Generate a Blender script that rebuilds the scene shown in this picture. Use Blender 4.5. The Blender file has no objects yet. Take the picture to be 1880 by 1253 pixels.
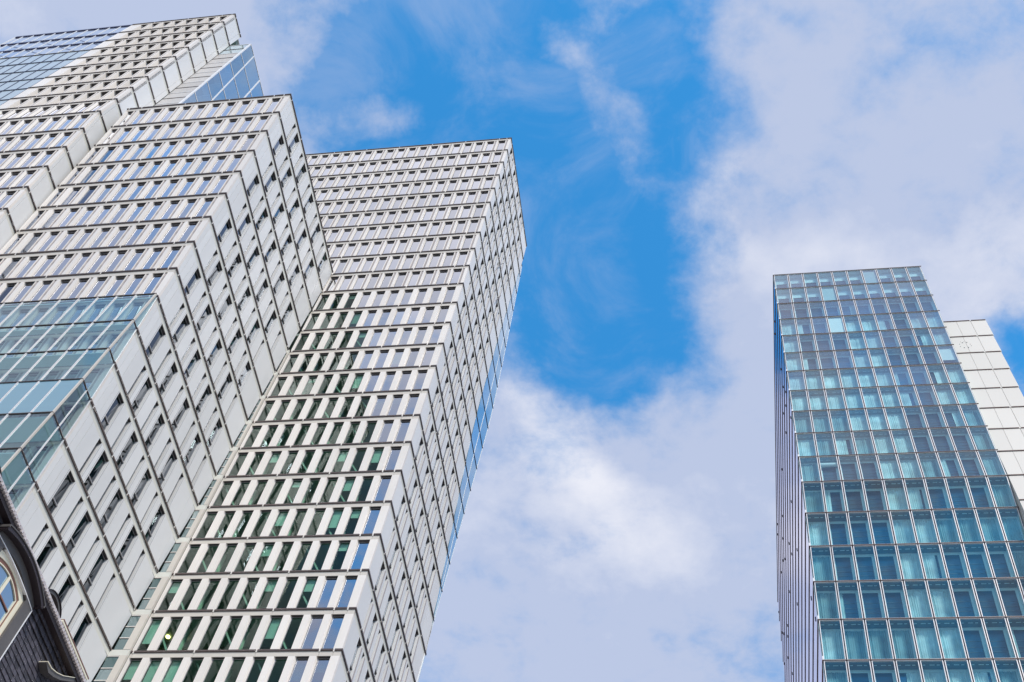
import bpy, math, random
from mathutils import Vector, Matrix
random.seed(7)
scene = bpy.context.scene
C = scene.collection
S = 3.6            # metres per storey; the plan below is written in storey heights
H = 37.7685        # roof height of the tall wings above the camera

# ------------------------------------------------------------------ camera
cam_r = Vector((0.9835859163535041, 0.1328138694679986, 0.12214426399948149))
cam_u = Vector((0.052773137114829144, -0.859063678530211, 0.5091410337315206))
cam_f = Vector((-0.1725506915375799, 0.4943380142241537, 0.8519719399973354))
FPX = 2295.183
cd = bpy.data.cameras.new('camera')
cam = bpy.data.objects.new('camera', cd); C.objects.link(cam)
up = cam_r.cross(cam_f)
cam.matrix_world = Matrix(((cam_r.x, up.x, -cam_f.x, 0), (cam_r.y, up.y, -cam_f.y, 0), (cam_r.z, up.z, -cam_f.z, 0), (0, 0, 0, 1)))
cd.sensor_width = 36.0
cd.lens = FPX / 1880 * 36.0
cd.clip_start = 0.1; cd.clip_end = 6000
scene.camera = cam
def proj(p):
    v = Vector(p); d = v.dot(cam_f)
    if d <= 0.01: return None
    return (940 + FPX * v.dot(cam_r) / d, 626 - FPX * v.dot(up) / d)

# ------------------------------------------------------------------ exposure, world, sun
scene.view_settings.view_transform = 'Standard'
scene.view_settings.look = 'None'
scene.view_settings.exposure = 0.0
scene.view_settings.gamma = 1.0
sun_az = math.radians(142.0)       # compass direction towards the hazy sun: behind the camera, to the right
sun_el = math.radians(44.0)
SKY_STRENGTH = 0.12
world = bpy.data.worlds.new('World'); scene.world = world
world.use_nodes = True
wn = world.node_tree; wn.nodes.clear()
def WN(t, **k):
    n = wn.nodes.new(t)
    for a, b in k.items(): setattr(n, a, b)
    return n
def wmath(op, a, b=None, clamp=False):
    n = WN('ShaderNodeMath', operation=op); n.use_clamp = clamp
    for i, v in enumerate((a, b)):
        if v is None: continue
        if isinstance(v, (int, float)): n.inputs[i].default_value = v
        else: wn.links.new(v, n.inputs[i])
    return n.outputs[0]
out = WN('ShaderNodeOutputWorld'); bg = WN('ShaderNodeBackground')
wn.links.new(bg.outputs[0], out.inputs[0])
sky = WN('ShaderNodeTexSky', sky_type='NISHITA', sun_disc=False)
sky.sun_elevation = sun_el; sky.sun_rotation = sun_az
sky.air_density = 1.0; sky.dust_density = 0.4; sky.ozone_density = 2.0
tc = WN('ShaderNodeTexCoord')
sep = WN('ShaderNodeSeparateXYZ'); wn.links.new(tc.outputs['Generated'], sep.inputs[0])
zc = wmath('MAXIMUM', sep.outputs[2], 0.06)
px_, py_ = wmath('DIVIDE', sep.outputs[0], zc), wmath('DIVIDE', sep.outputs[1], zc)
pl = WN('ShaderNodeCombineXYZ'); wn.links.new(px_, pl.inputs[0]); wn.links.new(py_, pl.inputs[1]); pl.inputs[2].default_value = 1.0
def wnoise(scale, detail, rough, dist=0.0, off=0.0):
    m = WN('ShaderNodeVectorMath', operation='ADD'); wn.links.new(pl.outputs[0], m.inputs[0]); m.inputs[1].default_value = (off, off * 1.7, off * .3)
    n = WN('ShaderNodeTexNoise'); wn.links.new(m.outputs[0], n.inputs['Vector'])
    n.inputs['Scale'].default_value = scale; n.inputs['Detail'].default_value = detail
    n.inputs['Roughness'].default_value = rough; n.inputs['Distortion'].default_value = dist
    return n
# the cloud layer is laid out on a flat deck high overhead; warp it so that edges are ragged
warp = wnoise(9.0, 5, 0.55, 0, 3.1)
ws = WN('ShaderNodeVectorMath', operation='SUBTRACT'); wn.links.new(warp.outputs['Color'], ws.inputs[0]); ws.inputs[1].default_value = (.5, .5, .5)
wm = WN('ShaderNodeVectorMath', operation='MULTIPLY'); wn.links.new(ws.outputs[0], wm.inputs[0]); wm.inputs[1].default_value = (.08, .08, 0)
wa = WN('ShaderNodeVectorMath', operation='ADD'); wn.links.new(pl.outputs[0], wa.inputs[0]); wn.links.new(wm.outputs[0], wa.inputs[1])
CLOUDS=[(9.449, 1.605, 1.728, -1.441, 14.667, -4.341, -1.3), (11.237, 1.621, 1.57, -1.104, 12.215, -4.394, -1.2), (15.176, 1.229, 0.501, -1.443, 14.848, -4.526, -0.7), (9.078, 1.102, 0.918, -1.056, 12.985, -5.618, -1.25), (10.727, 0.988, 0.555, -0.747, 10.63, -5.546, -1.2), (13.021, 1.214, 0.698, -0.887, 15.131, -9.314, -1.3), (18.341, 3.856, 4.606, -0.991, 11.581, -4.609, -0.9), (32.095, 2.211, 0.404, -1.039, 11.284, -3.901, -0.75), (19.634, 2.45, 2.098, -1.619, 24.75, -13.875, -0.5), (18.765, 13.306, -13.038, -30.845, 27.804, -9.459, -0.95), (17.337, 2.104, 1.753, -1.543, 27.186, -17.139, -0.5), (29.996, 15.947, -6.479, -41.847, 66.981, -18.045, -0.35), (21.693, 8.554, -6.716, -19.832, 35.369, -8.064, -0.25), (37.659, 1.653, -1.115, -2.117, 23.576, -8.592, -0.2), (21.151, 1.995, 1.174, -1.63, 31.695, -21.336, -0.35), (7.703, 9.392, -1.84, -38.025, 30.112, -14.282, 0.6), (9.0, 9.853, -3.44, -29.681, 23.225, -11.863, 0.75), (14.792, 9.33, -2.391, -20.47, 29.472, -11.701, 0.25), (17.978, -0.997, 5.569, 6.971, 42.93, -12.966, 1.3), (17.018, 8.803, -2.298, -13.943, 22.488, -17.427, 0.45), (23.121, -0.517, 7.0, 4.193, 37.281, -8.531, 0.35), (7.543, -0.005, -0.791, -0.651, 7.824, -3.268, 0.5), (9.264, 0.11, -0.774, -1.402, 20.35, -10.841, 0.35), (6.658, 2.097, 2.848, -1.709, 17.588, -5.361, 0.4), (4.407, 0.386, 0.195, -0.141, 5.183, -4.5, 0.4), (13.141, 6.265, -3.841, -12.434, 18.526, -11.206, 0.2)]
BRIGHT=[(12.541, 6.923, -3.377, -15.402, 19.95, -17.405, 0.9), (14.316, 10.823, -5.154, -23.215, 21.69, -19.48, 0.5), (9.76, 3.612, -2.147, -11.183, 20.895, -18.484, 0.45), (14.894, 15.244, -6.913, -34.565, 23.708, -22.372, 0.5), (14.343, 0.231, -1.096, -2.71, 37.501, -18.956, 0.4), (44.353, 2.138, -0.99, -1.464, 17.099, -6.805, 0.35), (3.317, 0.403, 0.335, -0.156, 10.347, -9.998, -0.45), (6.44, 0.077, -0.538, -0.378, 9.405, -7.181, -0.1)]

def eb(cx, cy, rx, ry, amp): return (1 / rx, 0, -cx / rx, 0, 1 / ry, -cy / ry, amp)
CLOUDS += [eb(-.5, -1.0, .5, .3, -.32), eb(.25, -1.05, .4, .35, -.42), eb(-.56, -.50, .12, .12, -.42), eb(-.78, -.60, .16, .16, .8), eb(-.60, -.25, .14, .09, 1.2), eb(-.28, -.40, .13, .13, .5)]
BRIGHT += [eb(-.28, -.42, .2, .24, 1.0), eb(.1, -.5, .15, .15, .25)]
def blobs(lst, start):
    acc = start
    for a, b, c, d, e, f, amp in lst:
        s = []
        for v in ((a, b, c), (d, e, f)):
            dn = WN('ShaderNodeVectorMath', operation='DOT_PRODUCT'); wn.links.new(wa.outputs[0], dn.inputs[0]); dn.inputs[1].default_value = v
            s.append(wmath('MULTIPLY', dn.outputs['Value'], dn.outputs['Value']))
        r2 = wmath('ADD', s[0], s[1])
        g = wmath('POWER', 0.42, r2)
        acc = wmath('ADD', acc, wmath('MULTIPLY', g, amp))
    return acc
n1 = wnoise(5.5, 9, 0.56, 0.25, 0.0)
n2 = wnoise(17.0, 10, 0.62, 0.12, 5.0)
dens = blobs(CLOUDS, 0.62)
dens = wmath('ADD', dens, wmath('MULTIPLY', wmath('SUBTRACT', n1.outputs[0], .5), 2.2))
dens = wmath('ADD', dens, wmath('MULTIPLY', wmath('SUBTRACT', n2.outputs[0], .5), 1.9))
mr = WN('ShaderNodeMapRange', interpolation_type='SMOOTHSTEP'); wn.links.new(dens, mr.inputs[0])
mr.inputs[1].default_value = -0.50; mr.inputs[2].default_value = 0.88
n3 = wnoise(4.0, 6, 0.5, 0.3, 9.0)
bri = blobs(BRIGHT, -0.06)
bri = wmath('ADD', bri, wmath('MULTIPLY', wmath('SUBTRACT', n3.outputs[0], .5), 2.3), )
bri = wmath('ADD', bri, wmath('MULTIPLY', wmath('SUBTRACT', n2.outputs[0], .5), 1.1), clamp=True)
cm = WN('ShaderNodeMix', data_type='RGBA'); wn.links.new(bri, cm.inputs['Factor'])
cm.inputs['A'].default_value = (4.2, 4.85, 6.55, 1); cm.inputs['B'].default_value = (7.0, 7.15, 7.9, 1)
tint = WN('ShaderNodeMix', data_type='RGBA', blend_type='MULTIPLY'); tint.inputs['Factor'].default_value = 1.0
wn.links.new(sky.outputs[0], tint.inputs['A']); tint.inputs['B'].default_value = (0.50, 2.10, 2.70, 1)
n4 = wnoise(8.0, 9, 0.6, 0.8, 13.0)
veil = WN('ShaderNodeMapRange', interpolation_type='SMOOTHSTEP'); wn.links.new(n4.outputs[0], veil.inputs[0])
veil.inputs[1].default_value = 0.42; veil.inputs[2].default_value = 0.74; veil.inputs[3].default_value = 0.0; veil.inputs[4].default_value = 0.34
cover = wmath('MAXIMUM', mr.outputs[0], veil.outputs[0])
mx = WN('ShaderNodeMix', data_type='RGBA'); wn.links.new(cover, mx.inputs['Factor'])
wn.links.new(tint.outputs['Result'], mx.inputs['A']); wn.links.new(cm.outputs['Result'], mx.inputs['B'])
wn.links.new(mx.outputs['Result'], bg.inputs[0]); bg.inputs[1].default_value = SKY_STRENGTH

sd = bpy.data.lights.new('sun', 'SUN'); sd.energy = 3.6; sd.angle = math.radians(11); sd.color = (1.0, .93, .84)
sun = bpy.data.objects.new('sun', sd); C.objects.link(sun)
sv = Vector((math.sin(sun_az) * math.cos(sun_el), math.cos(sun_az) * math.cos(sun_el), math.sin(sun_el)))
sun.rotation_euler = sv.to_track_quat('Z', 'Y').to_euler()

# ------------------------------------------------------------------ materials
def mat(name): 
    m = bpy.data.materials.new(name); m.use_nodes = True; m.node_tree.nodes.clear(); return m
def principled(name, col, rough=.5, metal=0, var=0.0, noise=0.0, nscale=.6, spec=.5, streak=False):
    m = mat(name); nt = m.node_tree; N = nt.nodes.new; L = nt.links.new
    o = N('ShaderNodeOutputMaterial'); p = N('ShaderNodeBsdfPrincipled'); L(p.outputs[0], o.inputs[0])
    p.inputs['Roughness'].default_value = rough; p.inputs['Metallic'].default_value = metal
    p.inputs['Specular IOR Level'].default_value = spec
    hsv = N('ShaderNodeHueSaturation'); hsv.inputs['Color'].default_value = (*col, 1)
    val = None
    if var:
        g = N('ShaderNodeNewGeometry'); r = N('ShaderNodeMapRange'); L(g.outputs['Random Per Island'], r.inputs[0])
        r.inputs[3].default_value = 1 - var; r.inputs[4].default_value = 1 + var; val = r.outputs[0]
    if noise:
        t = N('ShaderNodeTexCoord'); mp = N('ShaderNodeMapping'); L(t.outputs['Object'], mp.inputs[0])
        mp.inputs['Scale'].default_value = (1, 1, .25) if streak else (1, 1, 1)
        n = N('ShaderNodeTexNoise'); L(mp.outputs[0], n.inputs['Vector']); n.inputs['Scale'].default_value = nscale; n.inputs['Detail'].default_value = 6
        r = N('ShaderNodeMapRange'); L(n.outputs[0], r.inputs[0]); r.inputs[1].default_value = .25; r.inputs[2].default_value = .75
        r.inputs[3].default_value = 1 - noise; r.inputs[4].default_value = 1 + noise
        if val:
            mm = N('ShaderNodeMath'); mm.operation = 'MULTIPLY'; L(val, mm.inputs[0]); L(r.outputs[0], mm.inputs[1]); val = mm.outputs[0]
        else: val = r.outputs[0]
    if val: L(val, hsv.inputs['Value'])
    L(hsv.outputs[0], p.inputs['Base Color'])
    return m
def glass(name, tints, refl=(.9, .93, 1.0), base=.25, gain=1.0, ior=1.6, rough=0.0, opaque=0.0, dark=(.01, .03, .03), wav=0.0):
    """coated pane: reflects the sky, lets the tinted room behind show through"""
    m = mat(name); nt = m.node_tree; N = nt.nodes.new; L = nt.links.new
    o = N('ShaderNodeOutputMaterial'); mix = N('ShaderNodeMixShader'); L(mix.outputs[0], o.inputs[0])
    gl = N('ShaderNodeBsdfGlossy'); gl.inputs['Color'].default_value = (*refl, 1); gl.inputs['Roughness'].default_value = rough
    geo = N('ShaderNodeNewGeometry')
    ramp = N('ShaderNodeValToRGB'); ramp.color_ramp.interpolation = 'LINEAR'
    els = ramp.color_ramp.elements
    while len(els) < len(tints): els.new(.5)
    for i, t in enumerate(tints): els[i].position = i / max(1, len(tints) - 1); els[i].color = (*t, 1)
    L(geo.outputs['Random Per Island'], ramp.inputs[0])
    tr = N('ShaderNodeBsdfTransparent'); L(ramp.outputs[0], tr.inputs[0])
    inner = tr.outputs[0]
    if opaque:
        df = N('ShaderNodeBsdfDiffuse'); L(ramp.outputs[0], df.inputs[0])
        mo = N('ShaderNodeMixShader'); mo.inputs[0].default_value = opaque; L(tr.outputs[0], mo.inputs[1]); L(df.outputs[0], mo.inputs[2]); inner = mo.outputs[0]
    fr = N('ShaderNodeFresnel'); fr.inputs['IOR'].default_value = ior
    ma = N('ShaderNodeMath'); ma.operation = 'MULTIPLY_ADD'; L(fr.outputs[0], ma.inputs[0]); ma.inputs[1].default_value = gain; ma.inputs[2].default_value = base; ma.use_clamp = True
    # coating differs a little from pane to pane
    wno = N('ShaderNodeTexWhiteNoise'); wno.noise_dimensions = '1D'; L(geo.outputs['Random Per Island'], wno.inputs['W'])
    m3 = N('ShaderNodeMath'); m3.operation = 'MULTIPLY_ADD'; L(wno.outputs[0], m3.inputs[0]); m3.inputs[1].default_value = .16; m3.inputs[2].default_value = -.08
    m4 = N('ShaderNodeMath'); m4.operation = 'ADD'; m4.use_clamp = True; L(ma.outputs[0], m4.inputs[0]); L(m3.outputs[0], m4.inputs[1])
    inv = N('ShaderNodeMath'); inv.operation = 'SUBTRACT'; inv.inputs[0].default_value = 1.0; L(geo.outputs['Backfacing'], inv.inputs[1])
    L(m4.outputs[0], mix.inputs[0]); L(inner, mix.inputs[1]); L(gl.outputs[0], mix.inputs[2])
    # the far side of the pane adds nothing of its own
    tb = N('ShaderNodeBsdfTransparent'); mb = N('ShaderNodeMixShader'); L(inv.outputs[0], mb.inputs[0]); L(tb.outputs[0], mb.inputs[1]); L(mix.outputs[0], mb.inputs[2]); L(mb.outputs[0], o.inputs[0])
    if wav:
        t = N('ShaderNodeTexCoord'); n = N('ShaderNodeTexNoise'); L(t.outputs['Object'], n.inputs['Vector']); n.inputs['Scale'].default_value = .35
        b = N('ShaderNodeBump'); b.inputs['Strength'].default_value = wav; b.inputs['Distance'].default_value = .05; L(n.outputs[0], b.inputs['Height']); L(b.outputs[0], gl.inputs['Normal'])
    return m
def perforated(name):
    m = principled(name, (.42, .37, .36), .6, var=.05); nt = m.node_tree; N = nt.nodes.new; L = nt.links.new
    p = [n for n in nt.nodes if n.type == 'BSDF_PRINCIPLED'][0]; src = p.inputs['Base Color'].links[0].from_socket
    t = N('ShaderNodeTexCoord'); v = N('ShaderNodeTexVoronoi'); v.inputs['Randomness'].default_value = 0.0; v.inputs['Scale'].default_value = 11.0; L(t.outputs['Object'], v.inputs['Vector'])
    r = N('ShaderNodeMapRange'); L(v.outputs['Distance'], r.inputs[0]); r.inputs[1].default_value = .25; r.inputs[2].default_value = .4; r.inputs[3].default_value = .35; r.inputs[4].default_value = 1.0
    mm = N('ShaderNodeMix'); mm.data_type = 'RGBA'; mm.blend_type = 'MULTIPLY'; mm.inputs['Factor'].default_value = 1.0
    L(src, mm.inputs['A']); L(r.outputs[0], mm.inputs['B']); L(mm.outputs['Result'], p.inputs['Base Color'])
    return m
M = {}
M['white'] = principled('white_panel', (.77, .715, .665), .38, var=.035, noise=.10, nscale=.35, streak=True)
M['side'] = principled('silver_white_panel', (.70, .70, .70), .42, var=.04, noise=.06, nscale=.25, streak=True)
M['beige'] = principled('beige_profile', (.60, .55, .49), .45, var=.04, noise=.03)
M['rail'] = principled('brown_rail', (.085, .062, .058), .4, var=.1)
M['perf'] = perforated('perforated_brown_panel')
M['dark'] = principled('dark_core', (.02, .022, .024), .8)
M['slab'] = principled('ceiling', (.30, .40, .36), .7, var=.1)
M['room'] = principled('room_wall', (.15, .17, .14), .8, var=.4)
M['column'] = principled('column', (.62, .74, .68), .6)
M['blind'] = principled('blind', (.62, .76, .74), .7, var=.1)
M['win'] = glass('office_glass', [(.16, .30, .24), (.30, .52, .42), (.10, .18, .16), (.25, .42, .42)], (.95, .95, 1.0), .32, 3.2, 1.5, wav=.04)
M['green'] = glass('dim_reflection_green_glass', [(.44, .66, .54), (.24, .40, .32), (.56, .76, .66), (.32, .50, .42)], (.76, .88, .86), .02, 1.35, 1.45, wav=.04)
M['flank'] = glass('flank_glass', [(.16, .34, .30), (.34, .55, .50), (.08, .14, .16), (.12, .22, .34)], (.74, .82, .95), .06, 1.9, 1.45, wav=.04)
M['sband'] = principled('pale_band', (.66, .65, .59), .45, var=.03, noise=.04)
M['retglass'] = glass('return_glass', [(.10, .16, .16), (.22, .30, .30)], (.6, .65, .7), .05, 1.2, 1.45, opaque=.8)
M['head_plate'] = principled('dark_window_head', (.045, .040, .042), .6, var=.2)
M['winblue'] = glass('dim_reflection_blue_glass', [(.14, .26, .36), (.24, .40, .52), (.10, .18, .26)], (.72, .80, 1.0), .10, 1.4, 1.5, wav=.04)
M['wframe'] = principled('window_frame_grey', (.30, .30, .31), .4, metal=.3)
M['skin'] = glass('skin_glass', [(.74, .88, .87), (.68, .85, .86)], (.90, .98, .98), .08, 2.2, 1.5, wav=.03)
M['skinop'] = glass('skin_glass_fritted', [(.22, .40, .48), (.26, .42, .48)], (.80, .92, 1.0), .22, .9, 1.5, opaque=.75)
M['blueglass'] = glass('blue_glass', [(.16, .34, .44), (.22, .42, .52)], (.78, .90, 1.0), .34, 1.0, 1.6, opaque=.8)
M['alu'] = principled('light_aluminium', (.80, .76, .76), .35, metal=.15, var=.05)
M['aluw'] = principled('white_aluminium', (.78, .78, .80), .35)
M['black'] = principled('black_joint', (.012, .010, .02), .6)
M['navy'] = principled('navy_rail', (.03, .035, .10), .4)
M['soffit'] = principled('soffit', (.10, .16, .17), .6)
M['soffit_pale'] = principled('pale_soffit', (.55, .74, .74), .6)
M['paneline'] = principled('blind_reflection_line', (.09, .15, .19), .6)
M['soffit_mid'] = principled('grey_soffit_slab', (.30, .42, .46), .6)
M['teal'] = principled('teal_white_frame', (.60, .80, .80), .5)
M['curtain'] = principled('curtain', (.50, .66, .65), .8, noise=.3, nscale=.9, var=.3)
M['curtain_dim'] = principled('darker_curtain', (.20, .36, .38), .8, noise=.3, nscale=.9, var=.35)
M['roller'] = principled('roller_blind', (.74, .84, .80), .6)
M['outer'] = glass('outer_skin_glass', [(.78, .92, .95), (.72, .90, .93)], (.86, .87, .97), .0, 2.8, 1.5)
M['inner'] = glass('hotel_window_glass', [(.03, .07, .10), (.045, .10, .13), (.02, .05, .08)], (.62, .66, .76), .0, 2.2, 1.5, opaque=.9)
M['sideglass'] = glass('side_glass', [(.30, .30, .40), (.45, .42, .52)], (.92, .90, 1.0), .35, .9, 1.5, opaque=1.0, rough=.04)
M['core'] = principled('core_panel', (.62, .585, .535), .45, var=.03, noise=.03, nscale=.2, streak=True)
M['cjoint'] = principled('panel_joint_brown', (.12, .07, .06), .5)
M['stud'] = principled('sign_stud', (.14, .14, .14), .4, metal=.5)
M['slate'] = principled('slate', (.055, .050, .062), .5, var=.45, noise=.2, nscale=6)
M['lead'] = principled('lead_sheet', (.10, .092, .09), .55, noise=.2, nscale=1.5)
M['leaddark'] = principled('dark_flashing', (.022, .014, .018), .45, noise=.2, nscale=2)
M['cream'] = principled('cream_paint', (.80, .74, .58), .45, noise=.05, nscale=2)
M['redbrown'] = principled('redbrown_paint', (.22, .10, .07), .5)
M['tile'] = principled('pinkish_roof_tile', (.50, .46, .47), .6, var=.15)
M['dpane'] = glass('dormer_glass', [(.02, .06, .12), (.03, .08, .16)], (.62, .84, 1.0), .45, 1.0, 1.6, opaque=1.0, wav=.5)
M['gnd'] = principled('paving', (.34, .32, .30), .8, noise=.2, nscale=.3)
M['render'] = principled('render_wall', (.5, .45, .38), .8, noise=.1)
lm = mat('lamp_glow'); _e = lm.node_tree.nodes.new('ShaderNodeEmission'); _o = lm.node_tree.nodes.new('ShaderNodeOutputMaterial')
_e.inputs[0].default_value = (1, .72, .28, 1); _e.inputs[1].default_value = 9; lm.node_tree.links.new(_e.outputs[0], _o.inputs[0]); M['lamp'] = lm

# ------------------------------------------------------------------ mesh helpers
class MB:
    def __init__(s): s.v = []; s.f = []; s.mi = []; s.mats = []
    def m(s, k):
        if k not in s.mats: s.mats.append(k)
        return s.mats.index(k)
    def hexa(s, p, k):
        """p: 8 points, 0-3 outer loop, 4-7 inner loop"""
        b = len(s.v); s.v += [tuple(q) for q in p]; i = s.m(k)
        for f in ((0, 1, 2, 3), (7, 6, 5, 4), (0, 4, 5, 1), (1, 5, 6, 2), (2, 6, 7, 3), (3, 7, 4, 0)):
            s.f.append(tuple(b + q for q in f)); s.mi.append(i)
    def box(s, x0, x1, y0, y1, z0, z1, k):
        s.hexa([(x0, y0, z0), (x1, y0, z0), (x1, y0, z1), (x0, y0, z1), (x0, y1, z0), (x1, y1, z0), (x1, y1, z1), (x0, y1, z1)], k)
    def prism(s, poly, axis_pts, k):
        """poly: list of 3D points of one cap; axis_pts: vector to the other cap"""
        n = len(poly); b = len(s.v); i = s.m(k); d = Vector(axis_pts)
        s.v += [tuple(q) for q in poly] + [tuple(Vector(q) + d) for q in poly]
        s.f.append(tuple(range(b, b + n))); s.f.append(tuple(range(b + 2 * n - 1, b + n - 1, -1))); s.mi += [i, i]
        for j in range(n):
            s.f.append((b + j, b + n + j, b + n + (j + 1) % n, b + (j + 1) % n)); s.mi.append(i)
    def build(s, name, parent=None, scale=1.0, kind=None, label=None, smooth=False):
        me = bpy.data.meshes.new(name)
        me.from_pydata([(x * scale, y * scale, z * scale) for x, y, z in s.v], [], s.f)
        for k in s.mats: me.materials.append(M[k])
        me.polygons.foreach_set('material_index', s.mi); 
        if smooth: me.polygons.foreach_set('use_smooth', [True] * len(me.polygons))
        import bmesh
        bm = bmesh.new(); bm.from_mesh(me); bmesh.ops.recalc_face_normals(bm, faces=bm.faces[:]); bm.to_mesh(me); bm.free()
        me.update()
        o = bpy.data.objects.new(name, me); C.objects.link(o)
        if parent: o.parent = parent; o.matrix_parent_inverse = par_inv(parent)
        if kind: o['kind'] = kind
        if label: o['label'] = label
        return o
def par_inv(p):
    return Matrix.Translation(p.location).inverted() if p.type == 'EMPTY' else Matrix.Identity(4)
def thing(name, loc, label, cat, group=None):
    o = bpy.data.objects.new(name, None); C.objects.link(o); o.location = loc; o.empty_display_size = 2
    o['label'] = label; o['category'] = cat
    if group: o['group'] = group
    return o
def lerp(kn, z):
    """piecewise linear through knots sorted by falling z, extrapolated at both ends"""
    for i in range(len(kn) - 1):
        if z >= kn[i + 1][0] or i == len(kn) - 2:
            (za, a), (zb, b) = kn[i], kn[i + 1]; return a + (b - a) * (z - za) / (zb - za)

class Face:
    """a facade surface: P(u, z) -> point on it, n = inward horizontal direction"""
    def __init__(s, P, n): s.P = P; s.n = n
    def pt(s, u, z, d):
        x, y = s.P(u, z); return (x + s.n[0] * d, y + s.n[1] * d, z)
    def box(s, mb, u0, u1, z0, z1, d0, d1, k, sp0=0, sp1=0):
        """sp0 / sp1 widen the back edge (splayed reveals)"""
        mb.hexa([s.pt(u0, z0, d0), s.pt(u1, z0, d0), s.pt(u1, z1, d0), s.pt(u0, z1, d0),
                 s.pt(u0 - sp0, z0, d1), s.pt(u1 + sp1, z0, d1), s.pt(u1 + sp1, z1, d1), s.pt(u0 - sp0, z1, d1)], k)

class WinSet:
    """collects openings; the largest in the picture become parts of their own, the rest one part"""
    def __init__(s, parent, cap=96, name='window', fname='window_frame', pane='win'): s.w = []; s.parent = parent; s.cap = cap; s.name = name; s.fname = fname; s.pane = pane
    def add(s, face, u0, u1, z0, z1, d, fr=True, fk='wframe', pane=None):
        pts = [proj(face.pt(a, b, d)) for a, b in ((u0, z0), (u1, z0), (u1, z1), (u0, z1))]
        ar = 0
        if all(pts):
            ar = abs(sum(pts[i][0] * pts[(i + 1) % 4][1] - pts[(i + 1) % 4][0] * pts[i][1] for i in range(4))) / 2
            cx = sum(p[0] for p in pts) / 4; cy = sum(p[1] for p in pts) / 4
            if not (0 < cx < 1880 and 0 < cy < 1253): ar = 0
        s.w.append((ar, face, u0, u1, z0, z1, d, fr, fk, pane or s.pane))
    def _geo(s, t, pm, fm):
        ar, face, u0, u1, z0, z1, d, fr, fk, pk = t
        face.box(pm, u0, u1, z0, z1, d, d + .006, pk)
        if fr:
            w = .011
            for a in ((u0, u0 + w, z0, z1), (u1 - w, u1, z0, z1), (u0 + w, u1 - w, z1 - w, z1), (u0 + w, u1 - w, z0, z0 + w)):
                face.box(fm, *a, d - .008, d - .0008, fk)
    def build(s):
        s.w.sort(key=lambda t: -t[0])
        for t in s.w[:s.cap]:
            pm, fm = MB(), MB(); s._geo(t, pm, fm)
            o = pm.build(s.name, s.parent, S)
            if fm.v: fm.build(s.fname, o, S)
        if len(s.w) > s.cap:
            pm, fm = MB(), MB()
            for t in s.w[s.cap:]: s._geo(t, pm, fm)
            o = pm.build(s.name, s.parent, S, kind='stuff')
            if fm.v: fm.build(s.fname, o, S, kind='stuff')

BAND = .115; RAILH = .036; RAILP = .022; D_GL = .05; D_WALL = .062
class Rails:
    def __init__(s): s.d = {}
    def get(s, z):
        return s.d.setdefault(round(z, 3), MB())
    def build(s, parent):
        for z in s.d: s.d[z].build('sill_rail', parent, S)
def band_and_rail(face, wall, rails, z, u0, u1, notches, band_k='beige', rail_k='rail', ext=0.0, r0=0.0):
    """sill band under a storey line with the brown rail on top; short white blocks interrupt the rail"""
    rail = rails.get(z)
    ns = [n for n in sorted(notches) if u0 + .02 < n < u1 - .02]
    cuts = [u0] + ns + [u1]
    for i in range(len(cuts) - 1):
        a = cuts[i] + (.0025 if i else 0); b = cuts[i + 1] - (.0025 if i < len(cuts) - 2 else 0)
        face.box(wall, a, b, z - BAND, z - .004, 0, D_WALL, band_k)
        a = cuts[i] + (.016 if i else r0); b = cuts[i + 1] + (-.016 if i < len(cuts) - 2 else ext)
        face.box(rail, a, b, z - .002, z - .002 + RAILH, -RAILP, .03, rail_k)
    for n in ns:
        face.box(wall, n - .013, n + .013, z - .022, z + RAILH * .85, -.012, .028, 'white')
def wall_row(face, wall, perf, ws, z0, z1, u0, u1, openings, style, sp=.028, depth=D_GL, wk='white', joints=(), pane=None):
    """solid strips between the openings of one storey. openings: (ua, ub)"""
    zb = z0 + RAILH; zt = z1 - BAND
    ops = sorted(o for o in openings if o[0] > u0 - .001 and o[1] < u1 + .001)
    a = u0
    for i, (oa, ob) in enumerate(ops + [(u1, None)]):
        b = oa
        last = ob is None; first = i == 0
        s1 = 0 if last else sp
        if b - a > .012:
            if style == 'perf' and not first and (b - a) < .3:
                face.box(wall, a, a + .02, zb, zt, 0, depth + .012, wk)
                face.box(perf, a + .022, a + .074, zb + .02, zt - .015, .014, depth + .010, 'perf')
                face.box(wall, a + .076, b - s1, zb, zt, 0, depth + .012, wk, sp1=s1)
            else:
                js = [j for j in joints if a + .02 < j < b - .02]
                c = [a] + js + [b]
                for q in range(len(c) - 1):
                    e = c[q + 1] - (.003 if q < len(c) - 2 else s1)
                    face.box(wall, c[q] + (.003 if q else 0), e, zb, zt, 0, depth + .012, wk, sp1=(s1 if q == len(c) - 2 else 0))
        if not last:
            face.box(wall, oa + .002, ob - .002, zt - .012, zt - .0005, .008, depth - .010, 'head_plate')  # thin dark plate lining the top of the opening
            if sp == 0 and ob - oa > .15: face.box(wall, oa + .001, ob - .001, zb + .26, zb + .285, depth - .022, depth - .001, 'wframe')
            ws.add(face, oa, ob, zb, zt - .0125, depth, pane=pane((oa + ob) / 2, (zb + zt) / 2) if pane else None)
            a = ob
    return ops

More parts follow.
